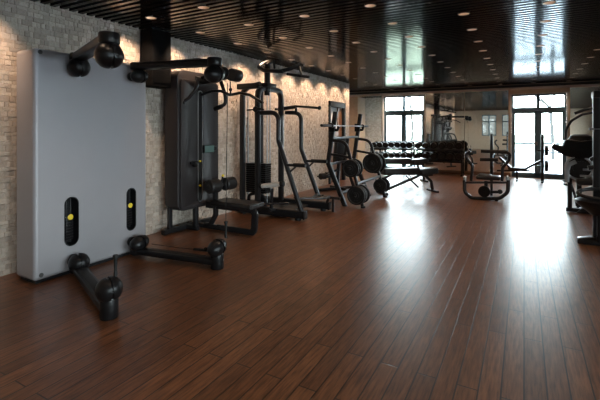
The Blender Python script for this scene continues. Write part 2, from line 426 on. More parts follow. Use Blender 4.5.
# rear windows (seen in the mirrors)
k = 3
for a, c in BW:
    t = bpy.data.objects.new('window_%d' % k, None); COL.objects.link(t); t.location = ((a+c)/2, YB-0.1, 1.0); t['kind'] = 'structure'; k += 1
    mb = MB(); f = 0.05
    for p, q in (((a, YB-0.15, 1.0), (a+f, YB-0.08, 2.54)), ((c-f, YB-0.15, 1.0), (c, YB-0.08, 2.54)), ((a, YB-0.15, 1.0), (c, YB-0.08, 1.05)), ((a, YB-0.15, 2.49), (c, YB-0.08, 2.54)),
                 (((a+c)/2-.04, YB-0.15, 1.0), ((a+c)/2+.04, YB-0.08, 2.54)), ((a, YB-0.15, 2.0), (c, YB-0.08, 2.08))): mb.box(p, q)
    mb.build('window_frame', 'frame', t)
    mb = MB(); mb.box((a, YB-0.12, 1.0), (c, YB-0.11, 2.54)); mb.build('pane', 'dim_glass', t)
for a, c in RW_ADDED:  # unseen side windows, added to light the silver cable machine
    t = bpy.data.objects.new('window_%d' % k, None); COL.objects.link(t); t.location = (XR+0.1, (a+c)/2, 0.5); t['kind'] = 'structure'; k += 1
    mb = MB(); f = 0.05
    for p, q in (((XR+.08, a, .5), (XR+.15, a+f, 2.5)), ((XR+.08, c-f, .5), (XR+.15, c, 2.5)), ((XR+.08, a, .5), (XR+.15, c, .55)), ((XR+.08, a, 2.45), (XR+.15, c, 2.5)), ((XR+.08, (a+c)/2-.04, .5), (XR+.15, (a+c)/2+.04, 2.5))): mb.box(p, q)
    mb.build('window_frame', 'frame', t)
    mb = MB(); mb.box((XR+.11, a, .5), (XR+.12, c, 2.5)); mb.build('pane', 'glass', t)
# door in stone wall
t = bpy.data.objects.new('door_1', None); COL.objects.link(t); t.location = (XL-0.1, (D0+D1)/2, 0); t['kind'] = 'structure'
mb = MB(); f = 0.10
mb.box((XL-0.12, D0, 0), (XL+0.03, D0+f, DZ), 0.004); mb.box((XL-0.12, D1-f, 0), (XL+0.03, D1, DZ), 0.004); mb.box((XL-0.12, D0, DZ-0.16), (XL+0.03, D1, DZ), 0.004)
mb.build('door_frame', 'doorframe', t)
a, c = D0+f, D1-f
mb = MB(); mb.box((XL-0.10, a, 0.005), (XL-0.05, c, 1.45), 0.003); mb.box((XL-0.10, a, 1.45), (XL-0.05, a+0.12, DZ-0.16)); mb.box((XL-0.10, c-0.3, 1.45), (XL-0.05, c, DZ-0.16))
mb.build('door_leaf', 'wood_door', t)
mb = MB(); mb.box((XL-0.085, a+0.12, 1.45), (XL-0.075, c-0.3, DZ-0.16)); mb.build('pane', 'jamb', t)
mb = MB(); mb.tube([(XL-0.05, c-0.1, 1.05), (XL-0.0, c-0.1, 1.05), (XL-0.0, c-0.24, 1.05)], 0.011, 0.015); mb.build('handle', 'lightmetal', t)

# ceiling slats
PITCH = 0.1075; Y0 = 3.43
mb = MB(); j = -72
while True:
    y = Y0 + j*PITCH; j += 1
    if y < YB+0.03: continue
    if y > YF-0.04: break
    if (j-1) % 8 == 0:      # this slat carries the downlights
        xs = [XA]
        for cx in (-4.04, -3.18, -2.34, -1.50, -0.63, 0.24, 1.12): xs += [cx-0.067, cx+0.067]
        xs.append(XR)
        for a, c in zip(xs[::2], xs[1::2]): mb.box((a, y-0.027, H), (c, y+0.027, H+0.045))
    else: mb.box((XA, y-0.027, H), (XR, y+0.027, H+0.045))
mb.build('ceiling', 'slat', kind='structure', smooth=False)
mb = MB(); mb.box((XA-0.15, YB-0.2, H+0.30), (XR+0.2, YF+0.2, H+0.36)); mb.build('ceiling_void', 'plenum', kind='structure')
mb = MB()
mb.box((XA-0.15, YB-0.2, H+0.1), (XR+0.2, YB, H+0.3)); mb.box((XA-0.15, YF, H+0.1), (XR+0.2, YF+0.2, H+0.3)); mb.box((XA-0.15, YB, H+0.1), (XA, YF, H+0.3)); mb.box((XR, YB, H+0.1), (XR+0.2, YF, H+0.3))
mb.build('ceiling_edge', 'plenum', kind='structure')
# downlights
ORD = ['first', 'second', 'third', 'fourth', 'fifth', 'sixth', 'seventh', 'eighth', 'ninth', 'tenth', 'eleventh', 'twelfth', 'thirteenth']
cols = [(-4.04, 'beside the stone wall'), (-3.18, 'second from stone wall'), (-2.34, 'third from stone wall'), (-1.50, 'towards the dumbbell racks'),
        (-0.63, 'left of the door'), (0.24, 'facing the door'), (1.12, 'right of the door')]
proto = thing('downlight', (0, 0, H), 'x', 'ceiling light', 'round warm downlights in the slatted ceiling')
mb = MB(); mb.lathe((0, 0, H), [(0.060, -0.003), (0.067, -0.003), (0.068, 0.0), (0.064, 0.05), (0.0, 0.052), (0, 0.049), (0.060, 0.047), (0.060, -0.003)], seg=24); mb.build('trim_ring', 'black', proto)
mb = MB(); mb.lathe((0, 0, H), [(0.059, 0.0), (0.046, 0.030), (0.048, 0.032), (0.0595, 0.001), (0.059, 0.0)], seg=24); mb.build('reflector', 'cone', proto)
mb = MB(); mb.lathe((0, 0, H), [(0, 0.030), (0.046, 0.030), (0.046, 0.040), (0, 0.040)], seg=24); mb.build('lamp_lens', 'lamp', proto)
lamp = bpy.data.lights.new('downlight_beam', 'SPOT'); lamp.energy = 62; lamp.color = (1.0, 0.69, 0.46); lamp.spot_size = math.radians(84); lamp.spot_blend = 0.75; lamp.shadow_soft_size = 0.012
lamp2 = bpy.data.lights.new('downlight_beam_soft', 'SPOT'); lamp2.energy = 10; lamp2.color = (1.0, 0.70, 0.47); lamp2.spot_size = math.radians(92); lamp2.spot_blend = 0.6; lamp2.shadow_soft_size = 0.014
def project(x, y, z):
    d = -math.sin(TH)*x + math.cos(TH)*y
    if d < 0.1: return None
    return 300+400*(math.cos(TH)*x+math.sin(TH)*y)/d, 129-400*(z-EYE)/d
first = True
for x, wh in cols:
    n_ = 0
    for r in range(-9, 13):
        y = Y0 + 0.86*r
        p = project(x, y, H); vis = p and -3 < p[0] < 603 and p[1] > -1
        if not vis and not (r < 0 and r % 2 == 0): continue
        if not vis and x > 0.5: pass
        if vis:
            lb = 'warm round downlight, %s from camera in the ceiling line %s' % (ORD[n_], wh); n_ += 1
            if first: proto.location = (x, y, H); proto['label'] = lb; first = False
            else: dup(proto, (x, y, H), lb)
        if vis or x == -4.04 or r % 2 == 0:
            l = bpy.data.objects.new('downlight_beam', lamp if x < -4 else lamp2); COL.objects.link(l); l.location = (x, y, H+0.012)
            if x < -4: l.rotation_euler = (0, math.radians(37), 0)
            if not vis: pass

# ------------------------------------------------------------------ outdoors
mb = MB(); mb.box((-60, YF+0.25, -0.25), (60, 16.5, -0.06)); mb.box((-4.2, 16.5, -0.25), (60, 40, -0.06)); mb.build('terrace', 'paving', kind='structure')
mb = MB(); mb.box((-90, 16.5, -0.35), (-4.2, 40, -0.1)); mb.box((-90, 40, -0.35), (90, 120, -0.1)); mb.build('lawn_ground', 'lawn', kind='structure')
mb = MB(); mb.box((-60, -80, -0.35), (60, YB-0.25, -0.1)); mb.box((XR+0.25, YB-0.25, -0.35), (60, YF+0.25, -0.1)); mb.build('outer_ground', 'paving', kind='structure')
t = thing('terrace_railing', (0, 17.6, -0.06), 'grey tubular railing along the terrace outside the windows', 'railing')
mb = MB()
for z in (0.95, 0.62): mb.rect([(-14, 17.6, z), (14, 17.6, z)], 0.05, 0.075 if z > 0.8 else 0.05)
mb.build('rail', 'rail', t)
for i in range(-6, 7):
    mb = MB(); mb.box((i*2.2-0.02, 17.58, -0.06), (i*2.2+0.02, 17.62, 0.96)); mb.build('post', 'rail', t)
def tree(x, y, h, label, seed):
    rnd = random.Random(seed); mb = MB()
    def br(p, d, l, r, dep):
        q = p+d*l; mid = p+d*l*0.5+V((rnd.uniform(-.1, .1), rnd.uniform(-.1, .1), 0))*l
        mb.tube([p, mid, q], r, 0, 6)
        if dep == 0: return
        for _ in range(3):
            nd_ = (d+V((rnd.uniform(-.8, .8), rnd.uniform(-.8, .8), rnd.uniform(-.1, .6)))).normalized()
            br(q, nd_, l*rnd.uniform(.55, .8), r*0.5, dep-1)
    br(V((x, y, -0.12)), V((rnd.uniform(-.1, .1), 0, 1)).normalized(), h*0.36, h*0.012, 4)
    o = mb.build('bare_tree', 'bark', origin=(x, y, -0.1)); tag(o, label, 'tree')
tree(1.3, 24, 7.5, 'slender bare tree standing outside behind the right leaf of the glazed door', 3)
tree(-7.4, 30, 8.0, 'slender bare tree standing outside behind the left garden window', 5)

# ------------------------------------------------------------------ A  dual cable machine
T = thing('cable_crossover_machine', (-4.25, 2.74, 0), 'tall flat silver-grey cable machine with four black swivel arms, nearest on the left', 'exercise machine')
XF = -4.08
mb = MB(); mb.box((-4.42, 2.09, 0.035), (XF, 3.40, 2.28), 0.035, 4)
body = mb.build('cabinet', 'silver', T)
slots = [(2.455, 0.29, 0.80, 0.155), (3.175, 0.29, 0.80, 0.135)]
for yc, z0, z1, w in slots:
    mb = MB(); mb.prism(capsule_loop(XF-0.13, yc, z0, z1, w), (0.3, 0, 0)); c_ = mb.build('cutter', 'black'); cut(body, c_)
body.data.materials.clear(); body.data.materials.append(M['silver'])
for p_ in body.data.polygons:
    if p_.area > 0.02: p_.use_smooth = False
for yc, z0, z1, w in slots:
    mb = MB(); lo = capsule_loop(XF-0.129, yc, z0+0.001, z1-0.001, w-0.002)
    n = len(lo); A = [mb.bm.verts.new(p) for p in lo]; B = [mb.bm.verts.new((XF+0.002, p[1], p[2])) for p in lo]
    li = capsule_loop(XF-0.120, yc, z0+0.008, z1-0.008, w-0.016); C_ = [mb.bm.verts.new((XF+0.002, p[1], p[2])) for p in li]; D_ = [mb.bm.verts.new(p) for p in li]
    mb.bm.faces.new(A)
    for i in range(n):
        j2 = (i+1) % n
        for P, Q in ((A, B), (B, C_), (C_, D_)): mb.bm.faces.new((P[i], P[j2], Q[j2], Q[i]))
    mb.bm.faces.new(D_)
    sl = mb.build('slot', 'black', T)
    mb = MB()
    for dy in (-0.025, 0.02): mb.cyl((XF-0.06, yc+dy, z0+0.03), (XF-0.06, yc+dy, z1-0.03), 0.008, seg=12)
    mb.build('guide_rod', 'tube', sl)
    mb = MB(); mb.box((XF-0.10, yc-0.045, z0+0.06), (XF-0.03, yc+0.035, z0+0.30), 0.008)
    for i in range(7): mb.box((XF-0.03, yc-0.045, z0+0.075+i*0.03), (XF-0.025, yc+0.035, z0+0.09+i*0.03))
    mb.build('weight_plates', 'plastic', sl)
    mb = MB(); mb.lathe((XF-0.035, yc-0.005, 0.59), [(0, 0), (0.012, 0), (0.014, 0.014), (0.027, 0.016), (0.029, 0.026), (0.02, 0.03), (0, 0.03)], (1, 0, 0)); mb.build('selector_pin', 'yellow', T)
for y, z in ((2.145, 2.245), (2.155, 0.085)):
    mb = MB(); mb.lathe((XF, y, z), [(0.021, 0), (0.021, 0.004), (0.015, 0.004), (0.015, 0.001), (0.006, 0.001), (0.005, 0.004), (0, 0.004)], (1, 0, 0)); mb.build('badge', 'engrave', T)
mb = MB(); mb.box((-4.40, 2.13, 0), (XF-0.04, 3.36, 0.034)); mb.build('plinth', 'black', T)

def swivel_ball(mb, c, r, axis, el=0.92):
    ax = V(axis).normalized()
    # two half shells with a groove, like a pulley housing
    n = 10
    for s in (-1, 1):
        pr = [(0, 0.012)] + [(r*math.cos(PI/2*k/n)*1.0, 0.012+r*el*math.sin(PI/2*k/n)) for k in range(n+1)]
        pr[-1] = (0, pr[-1][1]); mb.lathe(c, pr, ax*s, 28)
    mb.lathe(c, [(0, -0.013), (r*0.86, -0.013), (r*0.86, 0.013), (0, 0.013)], ax, 28)
def arm(base, tip, low, rb, rt, dbl=False, el=0.92):
    B, Tp = V(base), V(tip); d = (Tp-B); d.z = 0; d.normalize(); side = V((-d.y, d.x, 0))
    zb = 0.075 if low else 2.235
    a = MB(); e0 = V((B.x, B.y, zb)) - d*0.03; e1 = V((Tp.x, Tp.y, zb if low else zb-0.02)) + d*0.02
    a.rect([e0, e1], 0.13, 0.07 if low else 0.08, up=(0, 0, 1), bev=0.022)
    a.cyl(e0+V((0, 0, -0.04)), e0+V((0, 0, 0.042)), 0.082, 0.014)
    if low: a.cyl((Tp.x, Tp.y, 0.0), (Tp.x, Tp.y, 0.17), 0.070, 0.01)
    else: a.cyl((Tp.x, Tp.y, zb-0.06), (Tp.x, Tp.y, zb+0.032), 0.080, 0.015)
    am = a.build('swivel_arm', 'plastic', T)
    cv = MB(); cv.obox((e0+e1)/2+V((0, 0, 0.036 if low else 0.041)), ((e1-e0).length*0.66, 0.07, 0.006), (0, 0, math.atan2(d.y, d.x)), 0.002); cv.build('cover_strip', 'rubber', am)
    m = MB(); m.cyl((XF-0.002, B.y-0.0, B.z), (XF+0.05, B.y, B.z), 0.055, 0.008); m.build('wall_mount', 'plastic', T)
    b1 = MB(); swivel_ball(b1, B, rb, side+V((0, 0, 0.1)), el); b1.build('pulley_housing', 'plastic', am)
    b2 = MB(); swivel_ball(b2, Tp, rt, side+V((0, 0, 0.12)), el)
    if dbl: swivel_ball(b2, Tp+side*0.16+V((0, 0, 0.035)), rt*0.72, side, 0.6)
    b2.build('pulley_housing', 'plastic', am)
    # small clip stub at the wall-side face of the tip pulley
    s = MB(); s.tube([Tp-d*rt, Tp-d*(rt+0.05)+V((0, 0, -0.03))], 0.012); s.ball(Tp-d*(rt+0.06)+V((0, 0, -0.035)), 0.022); s.build('cable_stop', 'rubber', am)
    return am
arm((-3.96, 2.46, 0.135), (-2.88, 2.035, 0.225), True, 0.095, 0.098)
arm((-3.93, 3.17, 0.165), (-2.88, 3.32, 0.225), True, 0.085, 0.088, el=1.35)
arm((-3.96, 2.46, 2.13), (-2.88, 2.035, 2.085), False, 0.10, 0.105)
arm((-3.93, 3.17, 2.12), (-2.90, 3.30, 2.09), False, 0.08, 0.095, True, el=1.3)
def rod(x, y, z0, z1, label):
    R = thing('handle_rod', (x, y, z0), label, 'cable handle')
    mb = MB(); mb.lathe((x, y, z0), [(0, 0), (0.014, 0), (0.014, 0.02), (0.011, 0.05), (0.015, z1-z0-0.03), (0.022, z1-z0-0.01), (0.02, z1-z0), (0, z1-z0)], seg=16); mb.build('grip', 'rubber', R)
    return R
rod(-2.83, 2.055, 0.332, 0.50, 'black rod handle standing on the nearest lower arm of the silver cable machine')
R = rod(-2.82, 3.39, 0.32, 0.50, 'black rod handle on the far lower arm of the silver cable machine')
mb = MB(); mb.tube([(-2.82, 3.39, 0.50), (-2.82, 3.42, 2.0)], 0.004, seg=6); mb.build('cable', 'rubber', R)
H_ = thing('bar_handle', (-3.38, 3.62, 0.015), 'short black bar handle lying on the floor behind the far lower arm', 'cable handle')
mb = MB(); mb.tube([(-3.55, 3.66, 0.02), (-3.24, 3.74, 0.02)], 0.016); mb.build('grip', 'rubber', H_)
mb = MB(); mb.tube([(-3.9, 3.32, 0.12), (-3.7, 3.56, 0.04), (-3.55, 3.66, 0.02)], 0.004, seg=6); mb.build('cable', 'rubber', H_)
# cable clip hanging from far upper pulley
mb = MB(); mb.tube([(-2.86, 3.52, 2.03), (-2.86, 3.52, 1.96)], 0.004, seg=6); mb.ball((-2.86, 3.52, 1.94), 0.02); mb.cyl((-2.86, 3.52, 1.87), (-2.86, 3.52, 1.94), 0.009); o = mb.build('cable_clip', 'rubber', T)

# wall speaker box
S_ = thing('speaker_column', (-4.5, 3.93, 2.09), 'black column hanging high on the stone wall between the silver and charcoal machines', 'speaker')
mb = MB(); mb.box((XL+0.03, 3.72, 2.08), (-4.36, 4.05, 2.86), 0.008); mb.build('cabinet', 'matte', S_)
mb = MB(); mb.box((-4.359, 3.74, 2.13), (-4.35, 4.03, 2.83), 0.003); mb.build('grille', 'matte', S_)

# ------------------------------------------------------------------ B  pulldown machine
P = thing('pulldown_machine', (-4.2, 4.45, 0), 'charcoal pulldown machine with tall rounded weight cabinet, black bench and thigh rollers', 'exercise machine')
xb0, xb1 = -4.49, -4.20; y0, y1 = 4.05, 4.87; z0, z1 = 0.33, 2.34
def rr_loop(x, y0, y1, z0, z1, r, n=8):
    out = []
    for cy, cz, a0 in ((y1-r, z1-r, 0), (y0+r, z1-r, 90), (y0+r, z0+r, 180), (y1-r, z0+r, 270)):
        for k in range(n+1):
            a = math.radians(a0+90*k/n); out.append((x, cy+r*math.cos(a), cz+r*math.sin(a)))
    return out
mb = MB(); mb.prism(rr_loop(xb0, y0, y1, z0, z1, 0.13), (xb1-xb0-0.03, 0, 0), 0.012, 2); mb.build('weight_cabinet', 'shroud', P)
mb = MB(); mb.prism(rr_loop(xb1-0.028, y0+0.03, y1-0.0, z0+0.03, z1-0.13, 0.05), (0.028, 0, 0), 0.004, 1)
fp = mb.build('front_panel', 'shroud', P)
mb = MB(); mb.prism(capsule_loop(xb1-0.02, 4.46, 0.43, 2.06, 0.085), (0.1, 0, 0)); cut(fp, mb.build('cutter', 'black'))
mb = MB(); lo = capsule_loop(xb1+0.001, 4.46, 0.42, 2.07, 0.105); li = capsule_loop(xb1+0.001, 4.46, 0.435, 2.055, 0.075)
a1 = [mb.bm.verts.new(p) for p in lo]; b1 = [mb.bm.verts.new(p) for p in li]; a2 = [mb.bm.verts.new(V(p)+V((.008, 0, 0))) for p in lo]; b2 = [mb.bm.verts.new(V(p)+V((.008, 0, 0))) for p in li]
for i in range(len(lo)):
    j2 = (i+1) % len(lo)
    for A, B in ((a1, a2), (a2, b2), (b2, b1), (b1, a1)): mb.bm.faces.new((A[i], A[j2], B[j2], B[i]))
mb.build('slot_trim', 'lightmetal', P, label='light metal slot rim')
mb = MB(); mb.prism(capsule_loop(xb1-0.018, 4.46, 0.432, 2.058, 0.083), (0.004, 0, 0)); mb.build('slot_recess', 'rubber', P)
for z in (1.02, 0.66):
    mb = MB(); mb.cyl((xb1-0.014, 4.46, z), (xb1+0.015, 4.46, z), 0.014, 0.003); mb.build('selector_pin', 'yellow', P)
mb = MB(); mb.box((xb1, 4.50, 1.14), (xb1+0.05, 4.72, 1.26), 0.01); mb.box((xb1, 4.72, 1.17), (xb1+0.04, 4.80, 1.235), 0.008)
dsp = mb.build('display_box', 'plastic', P)
mb = MB(); mb.box((xb1+0.05, 4.51, 1.15), (xb1+0.053, 4.71, 1.25)); mb.build('display', 'screen', dsp)
mb = MB(); mb.cyl((xb1, 4.33, 0.98), (xb1+0.05, 4.33, 0.98), 0.035, 0.006); mb.box((xb1, 4.25, 0.99), (xb1+0.03, 4.41, 1.03), 0.006); mb.build('adjuster_knob', 'plastic', P)
# legs and base
mb = MB(); mb.rect([(-4.44, 4.10, 0.40), (-4.44, 4.10, 0.06), (-4.44, 4.22, 0.03)], 0.07, 0.05, 0.05, up=(1, 0, 0)); mb.build('leg', 'tube', P)
mb = MB(); mb.rect([(-4.25, 4.42, 0.36), (-4.25, 4.42, 0.03)], 0.07, 0.07, up=(1, 0, 0)); mb.build('leg', 'tube', P)
mb = MB(); mb.rect([(-4.44, 3.98, 0.035), (-4.44, 4.95, 0.035)], 0.08, 0.07); mb.rect([(-4.48, 4.42, 0.035), (-4.2, 4.42, 0.035)], 0.07, 0.068); mb.rect([(-4.44, 4.60, 0.034), (-3.9, 4.60, 0.034)], 0.07, 0.065)
mb.build('base_frame', 'tube', P)
mb = MB(); mb.rect([(-4.22, 4.60, 0.05), (-4.12, 4.60, 0.06), (-4.02, 4.60, 0.22), (-4.02, 4.60, 0.62), (-3.98, 4.60, 0.66)], 0.06, 0.07, 0.08, up=(0, 1, 0)); mb.build('roller_post', 'tube', P)
mb = MB(); mb.rect([(-4.2, 4.60, 0.36), (-3.34, 4.60, 0.36), (-3.30, 4.60, 0.30), (-3.32, 4.60, 0.03), (-3.98, 4.60, 0.03)], 0.10, 0.045, 0.09, up=(0, 1, 0))
mb.build('seat_frame', 'tube', P)
mb = MB(); mb.prism(rr_loop(-3.98, 4.42, 4.78, 0.385, 0.455, 0.03), (0.72, 0, 0), 0.015, 2); mb.build('seat', 'vinyl', P)
for a, c in ((4.34, 4.56), (4.68, 4.90)):
    mb = MB(); mb.lathe((-3.93, a, 0.67), [(0, 0), (0.03, 0), (0.035, 0.006), (0.085, 0.006), (0.097, 0.02), (0.098, c-a-0.02), (0.085, c-a-0.004), (0.03, c-a-0.004), (0, c-a)], (0, 1, 0)); mb.build('thigh_roller', 'vinyl', P)
mb = MB(); mb.cyl((-3.93, 4.36, 0.67), (-3.93, 4.88, 0.67), 0.022); mb.build('roller_axle', 'tube', P)
mb = MB(); mb.cyl((-3.93, 4.62, 0.68), (-3.90, 4.62, 0.80), 0.012); lv = mb.build('height_lever', 'tube', P)
mb = MB(); mb.ball((-3.898, 4.62, 0.81), 0.02); mb.build('knob', 'yellow', lv)
# boom, levers, bar
mb = MB(); mb.rect([(-4.36, 4.43, 2.28), (-4.1, 4.43, 2.20), (-3.55, 4.55, 2.29)], 0.09, 0.09, 0.08); mb.cyl((-3.62, 4.46, 2.27), (-3.62, 4.64, 2.27), 0.09, 0.01); mb.build('boom', 'black', P)
mb = MB(); mb.tube([pY(198, 79, 4.30), pY(195.5, 90, 4.25), pY(189, 98, 4.2), pY(178, 105.5, 4.1)], 0.027, 0.08); l1 = mb.build('press_lever', 'tube', P)
mb = MB(); mb.tube([pY(184, 102, 4.15), pY(177, 106, 4.09)], 0.034); mb.build('grip', 'rubber', l1)
mb = MB(); mb.tube([pY(220.5, 80, 4.6), pY(225, 94, 4.6), pY(226, 104, 4.6), pY(216, 108.5, 4.6)], 0.027, 0.08); l2 = mb.build('press_lever', 'tube', P)
mb = MB(); mb.tube([pY(222, 106.2, 4.6), pY(215, 109, 4.6)], 0.034); mb.build('grip', 'rubber', l2)
mb = MB(); mb.tube([pY(200, 95.5, 4.5), pY(212, 91, 4.5), pY(221, 91, 4.5), pY(230, 95, 4.5), pY(240, 93, 4.5), pY(250, 95, 4.5), pY(263, 103, 4.5)], 0.021, 0.12); pb = mb.build('pulldown_bar', 'tube', P)
mb = MB(); mb.tube([pY(230, 95, 4.5), pY(230, 76, 4.5)], 0.005, seg=6); mb.build('cable', 'rubber', pb)

# ------------------------------------------------------------------ C  multi station tower
C = thing('multi_station_tower', (-3.9, 6.1, 0), 'tall black cable tower with pull-up bars and dip arms, midway along the stone wall', 'exercise machine')
for y, xe in ((5.72, -3.12), (6.62, -3.10)):
    mb = MB(); mb.rect([(-4.5, y, 0.10), (xe, y, 0.10)], 0.12, 0.13); r_ = mb.build('base_rail', 'black', C)
    mb = MB(); mb.box((xe, y-0.065, 0.03), (xe+0.02, y+0.065, 0.17), 0.006); mb.build('end_cap', 'plastic', r_)
    for fx in (xe-0.12, -4.35): mb = MB(); mb.cyl((fx, y, 0), (fx, y, 0.04), 0.05, 0.005); mb.build('foot', 'rubber', C)
mb = MB(); mb.rect([(-4.42, 5.66, 0.10), (-4.42, 6.68, 0.10)], 0.10, 0.10); mb.rect([(-3.75, 5.72, 0.08), (-3.75, 6.62, 0.08)], 0.5, 0.04); mb.build('cross_member', 'black', C)
mb = MB(); mb.rect([(-4.36, 5.70, 0.15), (-4.36, 5.70, 2.22), (-3.98, 5.70, 2.28)], 0.085, 0.085, 0.22, up=(0, 1, 0)); mb.build('upright', 'tube', C)
mb = MB(); mb.rect([(-4.03, 5.70, 0.15), (-4.03, 5.70, 2.22), (-4.03, 6.46, 2.22), (-4.03, 6.46, 0.15)], 0.09, 0.09, 0.18, up=(1, 0, 0)); mb.build('upright_arch', 'tube', C)
mb = MB(); mb.rect([(-4.05, 5.84, 0.15), (-4.05, 5.84, 2.20)], 0.07, 0.05, up=(1, 0, 0)); mb.build('upright', 'tube', C)
mb = MB(); mb.cyl((-4.0, 5.95, 2.10), (-4.0, 5.95, 2.66), 0.055, 0.004); mb.box((-4.12, 5.8, 2.24), (-3.9, 6.1, 2.31), 0.01); mb.box((-4.45, 5.64, 2.20), (-4.0, 5.76, 2.30), 0.015); mb.build('mast', 'black', C)
# pull up bars
mb = MB(); mb.tube([pY(272, 61, 6.1), pY(263, 63.5, 6.0), pY(258, 67, 5.85), pY(264, 70.5, 5.75), pY(280, 71.5, 5.8), pY(291, 68.5, 5.9), pY(300, 65, 6.0)], 0.034, 0.12)
mb.tube([pY(264, 67, 5.95), pY(272, 61.5, 6.1)], 0.03)
pu = mb.build('pull_up_frame', 'black', C)
mb = MB(); mb.tube([pY(273.5, 60, 5.9), pY(274.5, 68, 5.75)], 0.018); mb.tube([pY(269, 70.5, 5.7), pY(283, 72, 5.7)], 0.024); mb.tube([pY(268, 57.5, 6.0), pY(280, 60, 5.9)], 0.024); mb.build('grip_bar', 'rubber', pu)
mb = MB(); mb.tube([pY(299, 65, 6.0), pY(301.5, 75, 5.9)], 0.02); mb.tube([pY(287, 74, 5.9), pY(309, 77, 5.9)], 0.024); mb.tube([pY(293, 61.5, 6.1), pY(304, 65, 6.1)], 0.024); mb.build('grip_bar', 'rubber', pu)
# guide rods + weight stack
for x, y in ((-3.99, 5.93), (-3.93, 5.93)):
    mb = MB(); mb.cyl((x, y, 0.15), (x, y, 2.15), 0.011, seg=12); mb.build('guide_rod', 'chrome', C)
for x in (-4.33,):
    mb = MB(); mb.cyl((x, 5.82, 0.15), (x, 5.82, 2.1), 0.012, seg=12); mb.build('guide_rod', 'chrome', C)
mb = MB()
for i in range(14): mb.box((-4.32, 5.74, 0.38+i*0.037), (-3.90, 5.92, 0.413+i*0.037), 0.003, 1)
mb.build('weight_stack', 'plastic', C)
mb = MB(); mb.rect([(-4.30, 5.80, 0.10), (-4.30, 5.80, 0.33), (-4.1, 5.80, 0.37), (-3.95, 5.80, 0.30), (-3.95, 5.80, 0.10)], 0.05, 0.05, 0.1, up=(0, 1, 0)); mb.build('stack_support', 'tube', C)
# dip station tubes
mb = MB(); mb.tube([(-4.02, 5.72, 1.78), (-3.62, 5.72, 1.78), (-3.62, 5.72, 1.30), (-3.16, 5.72, 0.12)], 0.040, 0.16); mb.build('bent_upright', 'tube', C)
mb = MB(); mb.tube([(-4.02, 6.62, 1.82), (-3.68, 6.62, 1.80), (-3.68, 6.62, 1.12), (-3.30, 6.62, 0.22)], 0.040, 0.16); mb.build('bent_upright', 'tube', C)
for pts in ([(-3.46, 5.72, 0.90), (-3.10, 5.72, 0.905)], [(-3.60, 6.62, 0.90), (-3.14, 6.62, 0.905)]):
    mb = MB(); mb.rect([pts[0], pts[1]], 0.06, 0.045); mb.rect([(pts[0][0]+0.06, pts[0][1], 0.78), (pts[0][0]+0.18, pts[0][1], 0.88)], 0.03, 0.03); da = mb.build('dip_arm', 'tube', C)
    mb = MB(); mb.tube([(pts[0][0]+0.14, pts[0][1], 0.905), pts[1]], 0.034); mb.build('grip', 'rubber', da)
mb = MB(); mb.rect([(-3.30, 5.72, 0.36), (-2.98, 6.1, 0.33), (-2.98, 6.3, 0.33)], 0.12, 0.03, 0.06)
mb.rect([(-3.38, 6.60, 0.27), (-3.16, 6.25, 0.35), (-3.12, 5.95, 0.34)], 0.05, 0.04)
mb.rect([(-3.06, 6.28, 0.33), (-3.04, 6.48, 0.28), (-3.16, 6.62, 0.12)], 0.05, 0.05, 0.06); mb.build('foot_step', 'tube', C)
mb = MB(); mb.rect([(-3.36, 6.62, 0.26), (-2.88, 6.62, 0.25)], 0.07, 0.045); mb.rect([(-3.02, 6.62, 0.25), (-3.02, 6.62, 0.0)], 0.04, 0.04, up=(1, 0, 0)); mb.build('foot_step', 'tube', C)
mb = MB(); mb.tube([(-4.15, 6.55, 1.88), (-3.75, 6.55, 1.92)], 0.036); mb.tube([(-3.75, 6.55, 1.93), (-3.28, 6.55, 1.885)], 0.022); mb.ball((-3.26, 6.55, 1.885), 0.038)
mb.rect([(-3.78, 6.60, 1.80), (-3.76, 6.57, 1.93)], 0.04, 0.04, up=(1, 0, 0)); mb.rect([(-4.15, 6.46, 1.88), (-4.15, 6.60, 1.88)], 0.04, 0.04); mb.build('press_arm', 'tube', C)
# low row pedal and lever
mb = MB(); mb.tube([(-3.80, 5.50, 0.55), (-3.44, 5.50, 0.61)], 0.038); lw_ = mb.build('foot_roller', 'white_foam', C, label='pale cylindrical foot roller')
mb = MB(); mb.cyl((-3.84, 5.50, 0.543), (-3.80, 5.50, 0.55), 0.045, 0.005); mb.cyl((-3.44, 5.50, 0.61), (-3.38, 5.50, 0.62), 0.05, 0.01); mb.build('end_cap', 'rubber', lw_)
mb = MB(); mb.rect([(-3.66, 5.56, 0.16), (-3.62, 5.52, 0.52)], 0.05, 0.04, up=(1, 0, 0)); mb.rect([(-3.66, 5.66, 0.16), (-3.66, 5.50, 0.16)], 0.05, 0.05); mb.build('roller_bracket', 'tube', C)
mb = MB(); mb.tube([(-3.80, 5.36, 0.27), (-3.36, 5.60, 0.29)], 0.018); ll = mb.build('adjust_lever', 'tube', C)
mb = MB(); mb.tube([(-3.85, 5.333, 0.268), (-3.80, 5.36, 0.27)], 0.022); mb.build('tip', 'yellow', ll)
mb = MB(); mb.tube([(-4.0, 5.62, 1.86), (-3.85, 5.62, 1.83)], 0.014); mb.lathe((-4.03, 5.62, 1.84), [(0, 0), (0.05, 0), (0.05, 0.03), (0, 0.03)], (0, 1, 0)); mb.rect([(-4.2, 5.62, 1.83), (-3.88, 5.62, 1.835)], 0.03, 0.02); mb.build('cable_pulley', 'rubber', C)

